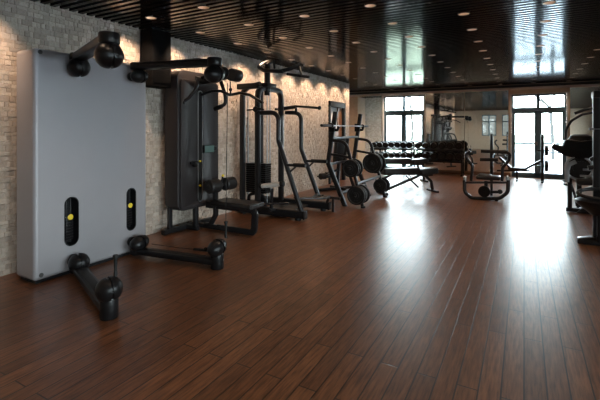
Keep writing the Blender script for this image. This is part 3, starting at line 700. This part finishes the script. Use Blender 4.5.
# ------------------------------------------------------------------ D squat rack with plates and barbell
Q = thing('squat_rack', (-3.1, 7.9, 0), 'black squat rack with two leaning uprights and plate pegs, right of the cable tower', 'exercise machine')
for y, dx in ((7.22, 0.0), (8.60, 0.0)):
    mb = MB(); mb.rect([(-3.04, y, 0.0), (-3.40, y, 0.82), (-3.24, y, 1.84)], 0.085, 0.075, 0.12, up=(0, 1, 0)); mb.build('upright', 'tube', Q)
    mb = MB(); mb.rect([(-2.67, y, 0.0), (-2.92, y, 0.92), (-3.02, y, 1.25), (-3.37, y, 1.28)], 0.06, 0.06, 0.2, up=(0, 1, 0)); mb.rect([(-3.39, y, 1.01), (-2.95, y, 0.95)], 0.05, 0.05); mb.build('front_leg', 'tube', Q)
    mb = MB(); mb.rect([(-3.33, y, 1.49), (-3.20, y, 1.475), (-3.17, y, 1.55)], 0.05, 0.025, 0.02, up=(0, 1, 0)); mb.box((-3.37, y-0.05, 1.44), (-3.25, y+0.05, 1.62), 0.01); mb.build('bar_hook', 'plastic', Q)
    for fx in (-2.67, -3.04): mb = MB(); mb.cyl((fx, y, 0.0), (fx, y, 0.035), 0.045, 0.004); mb.build('foot', 'rubber', Q)
    s = -1 if y < 8 else -1
    for x, z in ((-2.87 if y < 8 else -2.92, 0.755), (-2.74, 0.27)):
        mb = MB(); mb.cyl((x, y-0.24, z), (x, y+0.18, z), 0.024, 0.003); mb.build('plate_peg', 'tube', Q)
mb = MB(); mb.rect([(-3.32, 7.22, 1.32), (-3.32, 8.60, 1.32)], 0.07, 0.05); mb.rect([(-3.38, 7.22, 0.80), (-3.38, 8.60, 0.80)], 0.06, 0.05); mb.rect([(-3.14, 7.22, 0.24), (-3.14, 8.60, 0.24)], 0.06, 0.06)
mb.rect([(-3.34, 8.1, 1.32), (-3.42, 8.1, 0.82), (-3.2, 8.1, 0.24)], 0.06, 0.05, up=(0, 1, 0)); mb.build('crossbar', 'tube', Q)
mb = MB(); mb.rect([(-2.80, 7.22, 0.45), (-2.80, 8.60, 0.45)], 0.05, 0.05); mb.build('crossbar', 'tube', Q)
B_ = thing('barbell', (-3.235, 8.1, 1.55), 'chrome barbell resting on the hooks of the squat rack', 'barbell')
xb = -3.235; zb = 1.565
mb = MB(); mb.cyl((xb, 7.05, zb), (xb, 8.70, zb), 0.014); mb.build('shaft', 'chrome', B_)
for a, c, q0 in ((6.58, 7.00, 7.00), (8.75, 9.05, 8.70)):
    mb = MB(); mb.cyl((xb, a, zb), (xb, c, zb), 0.026, 0.003); mb.cyl((xb, q0, zb), (xb, q0+0.05, zb), 0.04, 0.004); mb.build('sleeve', 'tube', B_)
def plate(x, y, z, r, th, label):
    mb = MB(); h = th
    pr = [(0.028, 0), (0.055, 0), (0.06, h*0.28), (r*0.78, h*0.28), (r*0.84, 0), (r*0.97, 0), (r, h*0.15), (r, h*0.85), (r*0.97, h), (r*0.84, h), (r*0.78, h*0.72), (0.06, h*0.72), (0.055, h), (0.028, h), (0.028, 0)]
    mb.lathe((x, y, z), pr, (0, 1, 0), 36)
    for k in range(3):
        a = 2*PI*k/3+0.5; c = V((x, y+h/2, z)) + V((math.cos(a), 0, math.sin(a)))*r*0.55
        mb.tube([c+V((-math.sin(a), 0, math.cos(a)))*r*0.2, c-V((-math.sin(a), 0, math.cos(a)))*r*0.2], h*0.4, seg=8)
    o = mb.build('weight_plate', 'rubber', origin=(x, y, z)); tag(o, label, 'weight plate', 'weight plates stored on the squat rack')
plate(-2.87, 7.06, 0.75, 0.165, 0.045, 'black plate on the near upper peg of the squat rack, outermost one')
plate(-2.87, 7.13, 0.75, 0.17, 0.045, 'black plate on the near upper peg of the squat rack, against the leg')
plate(-2.87, 7.27, 0.75, 0.175, 0.045, 'medium black plate on the near upper peg, on the far side of its leg')
plate(-2.74, 7.01, 0.255, 0.175, 0.05, 'black plate outermost on the near lower peg of the squat rack')
plate(-2.74, 7.07, 0.25, 0.18, 0.05, 'middle one of three black plates before the leg, near lower peg of squat rack')
plate(-2.74, 7.13, 0.255, 0.175, 0.05, 'black plate on the near lower peg of the squat rack, against the leg')
plate(-2.74, 7.27, 0.25, 0.18, 0.05, 'black plate on the near lower peg, on the far side of its leg')
plate(-2.92, 8.44, 0.745, 0.215, 0.05, 'large black plate on the far upper peg of the squat rack, camera side')
plate(-2.92, 8.50, 0.745, 0.22, 0.05, 'large black plate on the far upper peg of the squat rack, against the leg')
plate(-2.92, 8.66, 0.74, 0.235, 0.05, 'largest black plate, on the far upper peg behind its leg')
plate(-2.74, 8.45, 0.26, 0.15, 0.04, 'small black plate on the far lower peg of the squat rack, camera side')
plate(-2.74, 8.65, 0.26, 0.16, 0.04, 'small black plate on the far lower peg behind its leg')

# hyperextension bench between rack and wall door
K = thing('back_extension_bench', (-4.0, 9.0, 0), 'black back extension bench with ankle rollers, behind the squat rack', 'exercise bench')
mb = MB(); mb.rect([(-4.3, 8.6, 0.035), (-3.75, 9.5, 0.035)], 0.07, 0.07); mb.rect([(-4.3, 9.3, 0.035), (-3.7, 9.0, 0.035)], 0.07, 0.066); mb.rect([(-4.02, 9.05, 0.05), (-3.98, 9.1, 0.80)], 0.08, 0.08, up=(1, 0, 0)); mb.build('frame', 'tube', K)
mb = MB(); mb.obox((-3.92, 9.05, 0.98), (0.12, 0.42, 0.62), (0, 0.12, -0.35), 0.03, 3); mb.build('hip_pad', 'vinyl', K)
for dy in (-0.16, 0.14):
    mb = MB(); mb.lathe((-4.2, 8.62+dy, 0.38), [(0, 0), (0.06, 0), (0.075, 0.015), (0.075, 0.15), (0.06, 0.165), (0, 0.165)], (0.5, 1, 0)); mb.build('ankle_roller', 'vinyl', K)
mb = MB(); mb.rect([(-4.12, 8.66, 0.38), (-4.02, 9.05, 0.50)], 0.05, 0.05); mb.cyl((-4.25, 8.45, 0.38), (-4.08, 8.88, 0.38), 0.02); mb.build('roller_arm', 'tube', K)

# ------------------------------------------------------------------ benches
def bench(name, A, Bp, label, z=0.50, incline=0.0):
    """flat/adjustable bench from A (head, floor xy) to Bp (seat end)"""
    A, Bp = V((*A, 0)), V((*Bp, 0)); d = (Bp-A); Ln = d.length; d.normalize(); s = V((-d.y, d.x, 0))
    G = thing(name, (A+Bp)/2, label, 'exercise bench'); ang = math.atan2(d.y, d.x)
    mb = MB(); mb.obox(A+d*(Ln*0.33)+V((0, 0, z+0.02)), (Ln*0.66, 0.28, 0.14), (0, incline, ang), 0.025, 3); mb.build('back_pad', 'vinyl', G)
    mb = MB(); mb.obox(A+d*(Ln*0.84)+V((0, 0, z)), (Ln*0.32, 0.32, 0.14), (0, -0.06, ang), 0.025, 3); mb.build('seat_pad', 'vinyl', G)
    mb = MB(); mb.rect([A+d*0.02+V((0, 0, 0.06)), A+d*(Ln*0.72)+V((0, 0, z-0.09)), A+d*(Ln*0.95)+V((0, 0, z-0.09))], 0.06, 0.06, 0.08); mb.build('main_beam', 'tube', G)
    mb = MB(); mb.rect([A+d*(Ln*0.45)+V((0, 0, 0.40)), A+d*(Ln*0.68)+V((0, 0, 0.12))], 0.035, 0.035); mb.rect([A+d*(Ln*0.1)+V((0, 0, z-0.05)), A+d*(Ln*0.75)+V((0, 0, z-0.07))], 0.05, 0.04); mb.build('support_strut', 'tube', G)
    mb = MB(); mb.rect([A+d*(Ln*0.80)+V((0, 0, z-0.09)), A+d*(Ln*0.93)+V((0, 0, 0.25)), A+d*(Ln*0.96)+V((0, 0, 0.03))], 0.06, 0.05, 0.1, up=s); mb.rect([A+d*(Ln*0.96)-s*0.22+V((0, 0, 0.025)), A+d*(Ln*0.96)+s*0.22+V((0, 0, 0.025))], 0.05, 0.05); mb.build('rear_leg', 'tube', G)
    mb = MB(); mb.rect([A-s*0.25+V((0, 0, 0.03)), A+s*0.25+V((0, 0, 0.03))], 0.06, 0.06); mb.build('front_foot', 'tube', G)
    return G
bench('adjustable_bench', (-2.86, 8.98), (-1.87, 9.95), 'black adjustable bench with steel beam, front one right of the squat rack', incline=0.0)
bench('flat_bench', (-3.55, 10.9), (-2.45, 11.75), 'flat black bench parked behind the adjustable bench, nearer the dumbbell rack', z=0.58)

# ------------------------------------------------------------------ dumbbell racks
def drack(x0, x1, label):
    G = thing('dumbbell_rack', ((x0+x1)/2, 13.6, 0), label, 'dumbbell rack', None)
    for x in (x0+0.02, x1-0.04):
        mb = MB(); mb.rect([(x, 13.90, 0.0), (x, 13.82, 0.95)], 0.05, 0.06, up=(1, 0, 0)); mb.rect([(x, 13.45, 0.03), (x, 13.95, 0.03)], 0.05, 0.055); mb.rect([(x, 13.50, 0.03), (x, 13.50, 0.80)], 0.06, 0.035, up=(1, 0, 0)); mb.build('leg', 'tube', G)
    for z in (0.83, 0.47):
        mb = MB(); n0 = 13.46; mb.prism([(x0, n0, z-0.05), (x0, n0, z-0.005), (x0, n0+0.03, z), (x0, 13.84, z+0.055), (x0, 13.84, z+0.02), (x0, n0+0.02, z-0.05)], (x1-x0, 0, 0)); mb.build('shelf', 'black', G)
    return G
drack(-4.72, -3.24, 'left two-tier dumbbell rack under the left garden window')
drack(-3.20, -1.68, 'right two-tier dumbbell rack in front of the wall mirror')
db = thing('dumbbell', (0, 0, 0), 'x', 'dumbbell', 'dumbbells on the two racks')
for s in (-1, 1):
    mb = MB(); mb.lathe((0, 0, 0), [(0, 0.06*1), (0.05, 0.06), (0.085, 0.075), (0.09, 0.09), (0.09, 0.15), (0.08, 0.17), (0.045, 0.172), (0.04, 0.165), (0, 0.165)], (0, s, 0), 20); hd = mb.build('head', 'rubber', db)
    mb = MB(); mb.lathe((0, 0, 0), [(0, 0.166), (0.036, 0.166), (0.033, 0.172), (0, 0.172)], (0, s, 0), 16); mb.build('end_disc', 'tube', hd)
mb = MB(); mb.lathe((0, 0, 0), [(0.014, -0.07), (0.017, -0.03), (0.018, 0), (0.017, 0.03), (0.014, 0.07)], (0, 1, 0), 12); mb.build('handle', 'tube', db)
fst = True
rows = [(-4.58, 0.205, 7, 0.83, 1.10, 'top tier of the rack under the window', 'left'), (-3.08, 0.255, 6, 0.83, 1.18, 'top tier of the rack before the mirror', 'left'),
        (-4.58, 0.205, 7, 0.47, 1.05, 'lower tier of the rack under the window', 'left'), (-3.08, 0.255, 6, 0.47, 1.24, 'lower tier of the rack before the mirror', 'left')]
for x0, dx, n_, z, sc, where, _ in rows:
    for i in range(n_):
        r = 0.09*sc*(0.92+0.03*i); zz = z+0.026+r+0.006
        nm = '%s from left' % ORD[i] if i < n_-1 else 'rightmost'
        lb = 'black dumbbell, %s on the %s' % (nm, where)
        if fst: o = db; o['label'] = lb; fst = False
        else: o = dup(db, (0, 0, 0), lb)
        o.location = (x0+i*dx, 13.645, zz+0.008); k_ = sc*(0.92+0.03*i); o.scale = (k_, k_, k_); o.rotation_euler = (math.radians(6), 0, 0)

# ------------------------------------------------------------------ abdominal machine in the middle
A_ = thing('seated_leg_machine', (-0.72, 9.3, 0), 'low black seated machine with rounded tube frame and curved handles, mid floor', 'exercise machine')
Y9 = 9.25
def q(px, py, Y=Y9): return pY(px, py, Y)
mb = MB(); mb.tube([q(464.5, 180), q(464.5, 192), q(471, 198), q(486, 198.6), q(500, 198.4), q(508, 192), q(508, 180)], 0.038, 0.16); mb.build('base_frame', 'tube', A_)
for px in (475, 496.5):
    mb = MB(); c = q(px, 198); mb.cyl((c[0], c[1], 0), (c[0], c[1], 0.06), 0.035, 0.004); mb.build('foot', 'rubber', A_)
mb = MB(); mb.rect([q(465, 182.5), q(507.5, 182.5)], 0.05, 0.045); mb.rect([q(486, 182, 9.25), q(486, 184, 10.2)], 0.05, 0.05); c = q(486, 184, 10.2); mb.rect([(c[0], c[1], c[2]), (c[0], c[1], 0)], 0.05, 0.05, up=(1, 0, 0)); mb.build('cross_member', 'tube', A_)
for px in (465, 507.6):
    mb = MB(); a = V(q(px, 181.5)); mb.tube([a, a+V((0, 0, 0.09))], 0.034); mb.ball(a+V((0, 0, 0.09)), 0.034); mb.build('side_grip', 'chrome', A_, label='silver side grip')
mb = MB(); mb.tube([q(471, 181), q(472.5, 166), q(467, 159), q(465.5, 154), q(470, 151)], 0.030, 0.08); mb.build('curved_handle', 'tube', A_)
mb = MB(); mb.tube([q(502, 181), q(502.5, 168), q(509, 160), q(510, 154), q(505, 151.5), q(482, 151.5)], 0.030, 0.06); hb = mb.build('curved_handle', 'tube', A_)
mb = MB(); mb.tube([q(481, 151.2), q(507, 152)], 0.035); mb.tube([q(480, 159.6), q(498, 159.6)], 0.035); mb.build('grip_bar', 'rubber', A_)
mb = MB(); a = V(q(491.5, 181, 9.5)); mb.rect([a, V(q(491.5, 134, 9.5))], 0.07, 0.06, up=(1, 0, 0)); b_ = q(491.5, 159.6, 9.5); mb.rect([b_, q(491.5, 159.6)], 0.04, 0.04); mb.rect([q(491.5, 151.5, 9.5), q(491.5, 151.5)], 0.04, 0.04); mb.rect([(a[0], 9.5, 0.05), a], 0.05, 0.05, up=(1, 0, 0)); mb.rect([(a[0], 9.5, 0.05), (a[0], 9.2, 0.05)], 0.05, 0.05); mb.build('centre_post', 'tube', A_)
mb = MB(); c = V(q(488.5, 177.3)); mb.obox(c, (0.46, 0.36, 0.085), (0, 0, 0), 0.035, 4); mb.obox(c+V((-0.06, 0, 0.03)), (0.26, 0.32, 0.06), (0, 0.08, 0), 0.028, 4); mb.build('seat', 'vinyl', A_)
mb = MB(); a = V(q(486, 181)); mb.rect([a, (a[0], a[1], 0.10)], 0.07, 0.07, up=(1, 0, 0)); mb.build('seat_post', 'tube', A_)
mb = MB(); c = V(q(484.5, 191)); mb.lathe(c-V((0, 0.09, 0)), [(0, 0), (0.10, 0), (0.118, 0.015), (0.118, 0.04), (0.10, 0.055), (0, 0.055)], (0, 1, 0)); mb.build('pulley_wheel', 'plastic', A_)
mb = MB(); mb.tube([q(486, 192), q(500, 192)], 0.03); mb.ball(q(500, 191.7), 0.05); mb.build('foot_roller', 'rubber', A_)

# ------------------------------------------------------------------ olympic bench by the door
O = thing('weight_bench_stand', (0.05, 13.2, 0), 'black weight bench with tall plate-storage post in front of the glazed double door', 'exercise bench')
YO = 13.2
mb = MB(); a = q(542.5, 134, YO); mb.rect([(a[0], YO, 0.0), a], 0.08, 0.08, up=(1, 0, 0)); mb.build('plate_post', 'tube', O)
mb = MB(); mb.rect([q(512, 169.6, YO), q(524, 169.6, YO), q(541, 161, YO)], 0.07, 0.07, 0.05); mb.rect([q(497, 170.6, YO), q(530, 170.6, YO)], 0.05, 0.05) ; mb.build('bench_frame', 'tube', O)
mb = MB(); mb.obox(V(q(517, 168.6, YO)), (0.46, 0.28, 0.07), (0, 0, 0), 0.025, 3); mb.build('seat_pad', 'vinyl', O)
mb = MB(); a, c = V(q(499, 157, YO)), V(q(511, 168, YO)); mb.obox((a+c)/2, ((a-c).length, 0.28, 0.06), (0, math.atan2(a.z-c.z, c.x-a.x), 0), 0.02, 3); mb.build('back_pad', 'vinyl', O)
mb = MB(); a = q(517, 170, YO); mb.rect([(a[0], YO, 0), a], 0.06, 0.05, up=(1, 0, 0)); mb.rect([(a[0], YO-0.2, 0.02), (a[0], YO+0.2, 0.02)], 0.05, 0.04); mb.build('leg', 'tube', O)
mb = MB(); mb.rect([(0.44, YO-0.25, 0.02), (0.44, YO+0.25, 0.02)], 0.06, 0.04); mb.build('base_foot', 'tube', O)
for py in (150.5, 166):
    mb = MB(); a = q(537, py, YO); c = q(550, py, YO); mb.cyl(a, c, 0.022, 0.003); mb.build('plate_peg', 'tube', O)
for py, rr, lb in ((150.5, 0.15, 'black plate on the upper peg of the stand by the glazed door'), (166, 0.165, 'black plate on the lower peg of the stand by the glazed door')):
    mb = MB(); a = V(q(544.6, py, YO)); mb.lathe(a, [(0.023, 0), (rr*0.9, 0), (rr, 0.012), (rr, 0.075), (rr*0.9, 0.087), (0.023, 0.087), (0.023, 0)], (1, 0, 0)); o = mb.build('weight_plate', 'rubber', origin=a); tag(o, lb, 'weight plate')

# ------------------------------------------------------------------ M1 far right machine
E1 = thing('elliptical_trainer', (1.2, 8.7, 0), 'dark machine with boat-shaped shroud and long curved handles, behind the one at right edge', 'exercise machine')
Y1 = 8.7
def r1(px, py, Y=Y1): return V(pY(px, py, Y))
poly = [r1(551, 147.2), r1(552, 144.5), r1(554.5, 143.6), r1(562, 146), r1(564, 140), r1(567, 139), r1(580, 140.8), r1(596, 139.5), r1(610, 140), r1(610, 156), r1(596, 158), r1(577, 158.5), r1(564, 155.2), r1(554, 150)]
mb = MB(); mb.prism([p-V((0, 0.20, 0)) for p in poly], (0, 0.45, 0), 0.02, 3); mb.build('shroud', 'plastic', E1)
mb = MB(); mb.lathe(r1(580.5, 140.5, 8.75)-V((0, 0, 0.02)), [(0, 0), (0.18, 0), (0.19, 0.03), (0.16, 0.10), (0.1, 0.13), (0, 0.13)], (0, 0, 1)); mb.build('console', 'plastic', E1)
mb = MB(); mb.tube([r1(565, 142), r1(566, 130), r1(571, 121), r1(582, 114.5), r1(596, 112)], 0.022, 0.15); g1 = mb.build('curved_handle', 'tube', E1)
mb = MB(); mb.tube([r1(574.5, 113.5, 9.1), r1(585, 109.5, 9.1), r1(597, 106.5, 9.1)], 0.026, 0.1); mb.tube([r1(597, 106.5, 9.1), r1(604, 110, 9.1), r1(606, 142, 9.0)], 0.03, 0.1); mb.build('curved_handle', 'tube', E1)
mb = MB(); c = r1(581, 168, 8.55); mb.lathe(c, [(0, 0), (0.12, 0), (0.12, 0.02), (0.19, 0.02), (0.215, 0.04), (0.215, 0.12), (0.19, 0.14), (0, 0.14)], (0, 1, 0), 32); fw = mb.build('flywheel', 'tube', E1)
mb = MB(); c = r1(579, 168, 8.52); mb.tube([c+V((0.20*math.cos(k*PI/16), 0, 0.20*math.sin(k*PI/16))) for k in range(32)], 0.02, up=(0, 1, 0), closed=True); mb.build('rim', 'chrome', fw)  # bright metal ring added as the highlight on the flywheel edge
mb = MB(); mb.rect([r1(567, 182, 8.5), r1(567, 170, 8.5), r1(569, 164.5, 8.5), r1(576, 161.5, 8.5)], 0.07, 0.03, 0.08, up=(0, 1, 0)); mb.build('guard_highlight', 'chrome', E1)  # pale metal paints the bright highlight along the cover arc
mb = MB(); mb.rect([r1(568, 174), r1(570, 165), r1(577, 160.5), r1(586, 158)], 0.07, 0.05, 0.1, up=(0, 1, 0)); mb.build('fork', 'tube', E1)
mb = MB(); mb.rect([r1(569.8, 211), r1(569.8, 170)], 0.07, 0.07, up=(1, 0, 0)); mb.build('post', 'tube', E1)
mb = MB(); mb.rect([r1(579, 212, 9.0), r1(579, 158, 9.0)], 0.10, 0.08, up=(1, 0, 0)); mb.build('post', 'tube', E1)
mb = MB(); mb.rect([r1(571, 184), r1(575, 196), r1(577, 206)], 0.04, 0.04, up=(0, 1, 0)); mb.tube([r1(563.5, 184), r1(570, 185.5)], 0.02); mb.tube([r1(563.5, 181), r1(570, 180)], 0.03); mb.build('link_arm', 'tube', E1)
mb = MB(); c0 = r1(566, 211); mb.rect([(c0.x, Y1, 0.045), (c0.x+0.25, Y1, 0.045)], 0.10, 0.07); mb.prism([(c0.x+0.14, Y1-0.09, 0), (c0.x+0.22, Y1-0.09, 0.09), (c0.x+0.5, Y1-0.09, 0.13), (c0.x+1.6, Y1-0.09, 0.13), (c0.x+1.7, Y1-0.09, 0.0)], (0, 0.22, 0), 0.02, 2); mb.build('base', 'black', E1)
for py, Y in ((169.6, 8.5), (175.8, 8.45)):
    mb = MB(); a = r1(583 if py < 172 else 580, py, Y); mb.rect([a, a+V((0.7, 0, 0))], 0.05, 0.035); mb.build('step_bar', 'chrome', E1)  # pale metal stands in for warm lamp highlights on the bars
mb = MB(); mb.obox(r1(585, 181.5, 8.5)+V((0.05, 0, 0)), (0.36, 0.30, 0.10), (0, -0.05, 0), 0.03, 3); mb.build('foot_pad', 'vinyl', E1)
mb = MB(); mb.rect([r1(586, 168, 8.6), r1(596, 159, 8.6), r1(606, 156, 8.6)], 0.045, 0.045, 0.05, up=(0, 1, 0)); mb.ball(r1(595, 160, 8.52), 0.05); mb.build('crank', 'tube', E1)
mb = MB(); mb.rect([r1(582, 190, 8.6), r1(600, 186, 8.6), r1(612, 186, 8.6)], 0.06, 0.05); mb.build('pedal_rail', 'tube', E1)
mb = MB(); mb.rect([r1(604, 214, 8.7), r1(604, 150, 8.7)], 0.09, 0.09, up=(1, 0, 0)); mb.build('rear_post', 'black', E1)

# ------------------------------------------------------------------ M2 nearest right machine
E2 = thing('upright_press_machine', (1.1, 6.4, 0), 'dark machine with tall square column and ring handle, cut by the right edge', 'exercise machine')
Y2 = 6.4
def r2(px, py, Y=Y2): return V(pY(px, py, Y))
mb = MB(); a = r2(597.5, 240); mb.rect([(a.x, Y2, 0.08), (a.x, Y2, 1.93)], 0.075, 0.10, up=(1, 0, 0)); mb.build('column', 'black', E2)
mb = MB(); mb.rect([(a.x+0.75, Y2, 0.08), (a.x+0.75, Y2, 1.93)], 0.075, 0.10, up=(1, 0, 0)); mb.build('column', 'black', E2)
mb = MB(); mb.box((a.x-0.055, Y2-0.1, 1.90), (a.x+0.85, Y2+0.1, 1.99), 0.012); mb.build('top_beam', 'black', E2)
c0 = r2(577, 243)
mb = MB(); mb.prism([(c0.x, Y2-0.07, 0.0), (c0.x, Y2-0.07, 0.06), (c0.x+0.03, Y2-0.07, 0.075), (c0.x+0.16, Y2-0.07, 0.10), (c0.x+1.2, Y2-0.07, 0.10), (c0.x+1.2, Y2-0.07, 0.0), (c0.x+0.1, Y2-0.07, 0.0)], (0, 0.14, 0), 0.012, 2); mb.build('base_rail', 'tube', E2)
mb = MB(); cc = r2(601, 195, 6.2); pts = [cc+V((0.24*math.cos(t_*PI/16), 0.12*math.sin(t_*PI/16), 0.045*math.sin(t_*PI/16)+0.01)) for t_ in range(32)]; mb.tube(pts, 0.022, closed=True); mb.build('ring_handle', 'tube', E2)
mb = MB(); mb.lathe(cc+V((0, 0.05, -0.26)), [(0, 0), (0.10, 0), (0.14, 0.04), (0.26, 0.14), (0.27, 0.18), (0.22, 0.2), (0, 0.2)], (0, 0, 1)); mb.rect([cc+V((0, 0.05, -0.2)), (cc.x, cc.y+0.05, 0.1), (cc.x, Y2, 0.08)], 0.07, 0.07, up=(1, 0, 0)); mb.build('seat_base', 'plastic', E2)
mb = MB(); mb.obox((a.x+0.37, Y2+0.12, 1.25), (0.55, 0.10, 0.7), (0, 0, 0), 0.03, 3); mb.build('back_pad', 'vinyl', E2)
mb = MB(); mb.cyl((a.x-0.09, Y2-0.02, 1.50), (a.x+0.7, Y2-0.02, 1.50), 0.018); mb.build('adjust_bar', 'chrome', E2)
mb = MB(); mb.rect([r2(590, 160), r2(600, 155), r2(606, 155)], 0.05, 0.05, 0.03); mb.tube([r2(588, 168), r2(603, 166)], 0.03); mb.build('press_arm', 'tube', E2)

# ------------------------------------------------------------------ light
w = bpy.data.worlds.new('world'); SC.world = w; w.use_nodes = True; nt = w.node_tree
bg = nt.nodes['Background']
sky = nt.nodes.new('ShaderNodeTexCoord'); sp = nt.nodes.new('ShaderNodeSeparateXYZ'); rp = nt.nodes.new('ShaderNodeValToRGB')
nt.links.new(sky.outputs['Generated'], sp.inputs[0]); nt.links.new(sp.outputs['Z'], rp.inputs[0])
rp.color_ramp.elements[0].color = (0.86, 0.95, 1.0, 1); rp.color_ramp.elements[1].color = (0.68, 0.85, 1.0, 1)
nt.links.new(rp.outputs[0], bg.inputs['Color']); bg.inputs['Strength'].default_value = 23.0
def portal(loc, rot, sx, sy):
    l = bpy.data.lights.new('window_portal', 'AREA'); l.shape = 'RECTANGLE'; l.size = sx; l.size_y = sy; l.cycles.is_portal = True
    o = bpy.data.objects.new('window_portal', l); COL.objects.link(o); o.location = loc; o.rotation_euler = rot
for a, c in (W1, W2): portal(((a+c)/2, YF+0.2, WZ/2), (-PI/2, 0, 0), c-a, WZ)
for a, c in BW: portal(((a+c)/2, YB-0.19, 1.77), (PI/2, 0, 0), c-a, 1.54)
for a, c in RW_ADDED: portal((XR+0.19, (a+c)/2, 1.5), (PI/2, 0, PI/2), c-a, 2.0)

SC.view_settings.view_transform = 'Standard'; SC.view_settings.look = 'None'; SC.view_settings.gamma = 1; SC.view_settings.use_curve_mapping = False
SC.view_settings.exposure = 0.58
SC.cycles.use_denoising = True; SC.cycles.denoiser = 'OPENIMAGEDENOISE'; SC.cycles.denoising_prefilter = 'ACCURATE'; SC.cycles.denoising_input_passes = 'RGB_ALBEDO_NORMAL'
SC.cycles.max_bounces = 8; SC.cycles.transparent_max_bounces = 12
SC.cycles.sample_clamp_indirect = 6
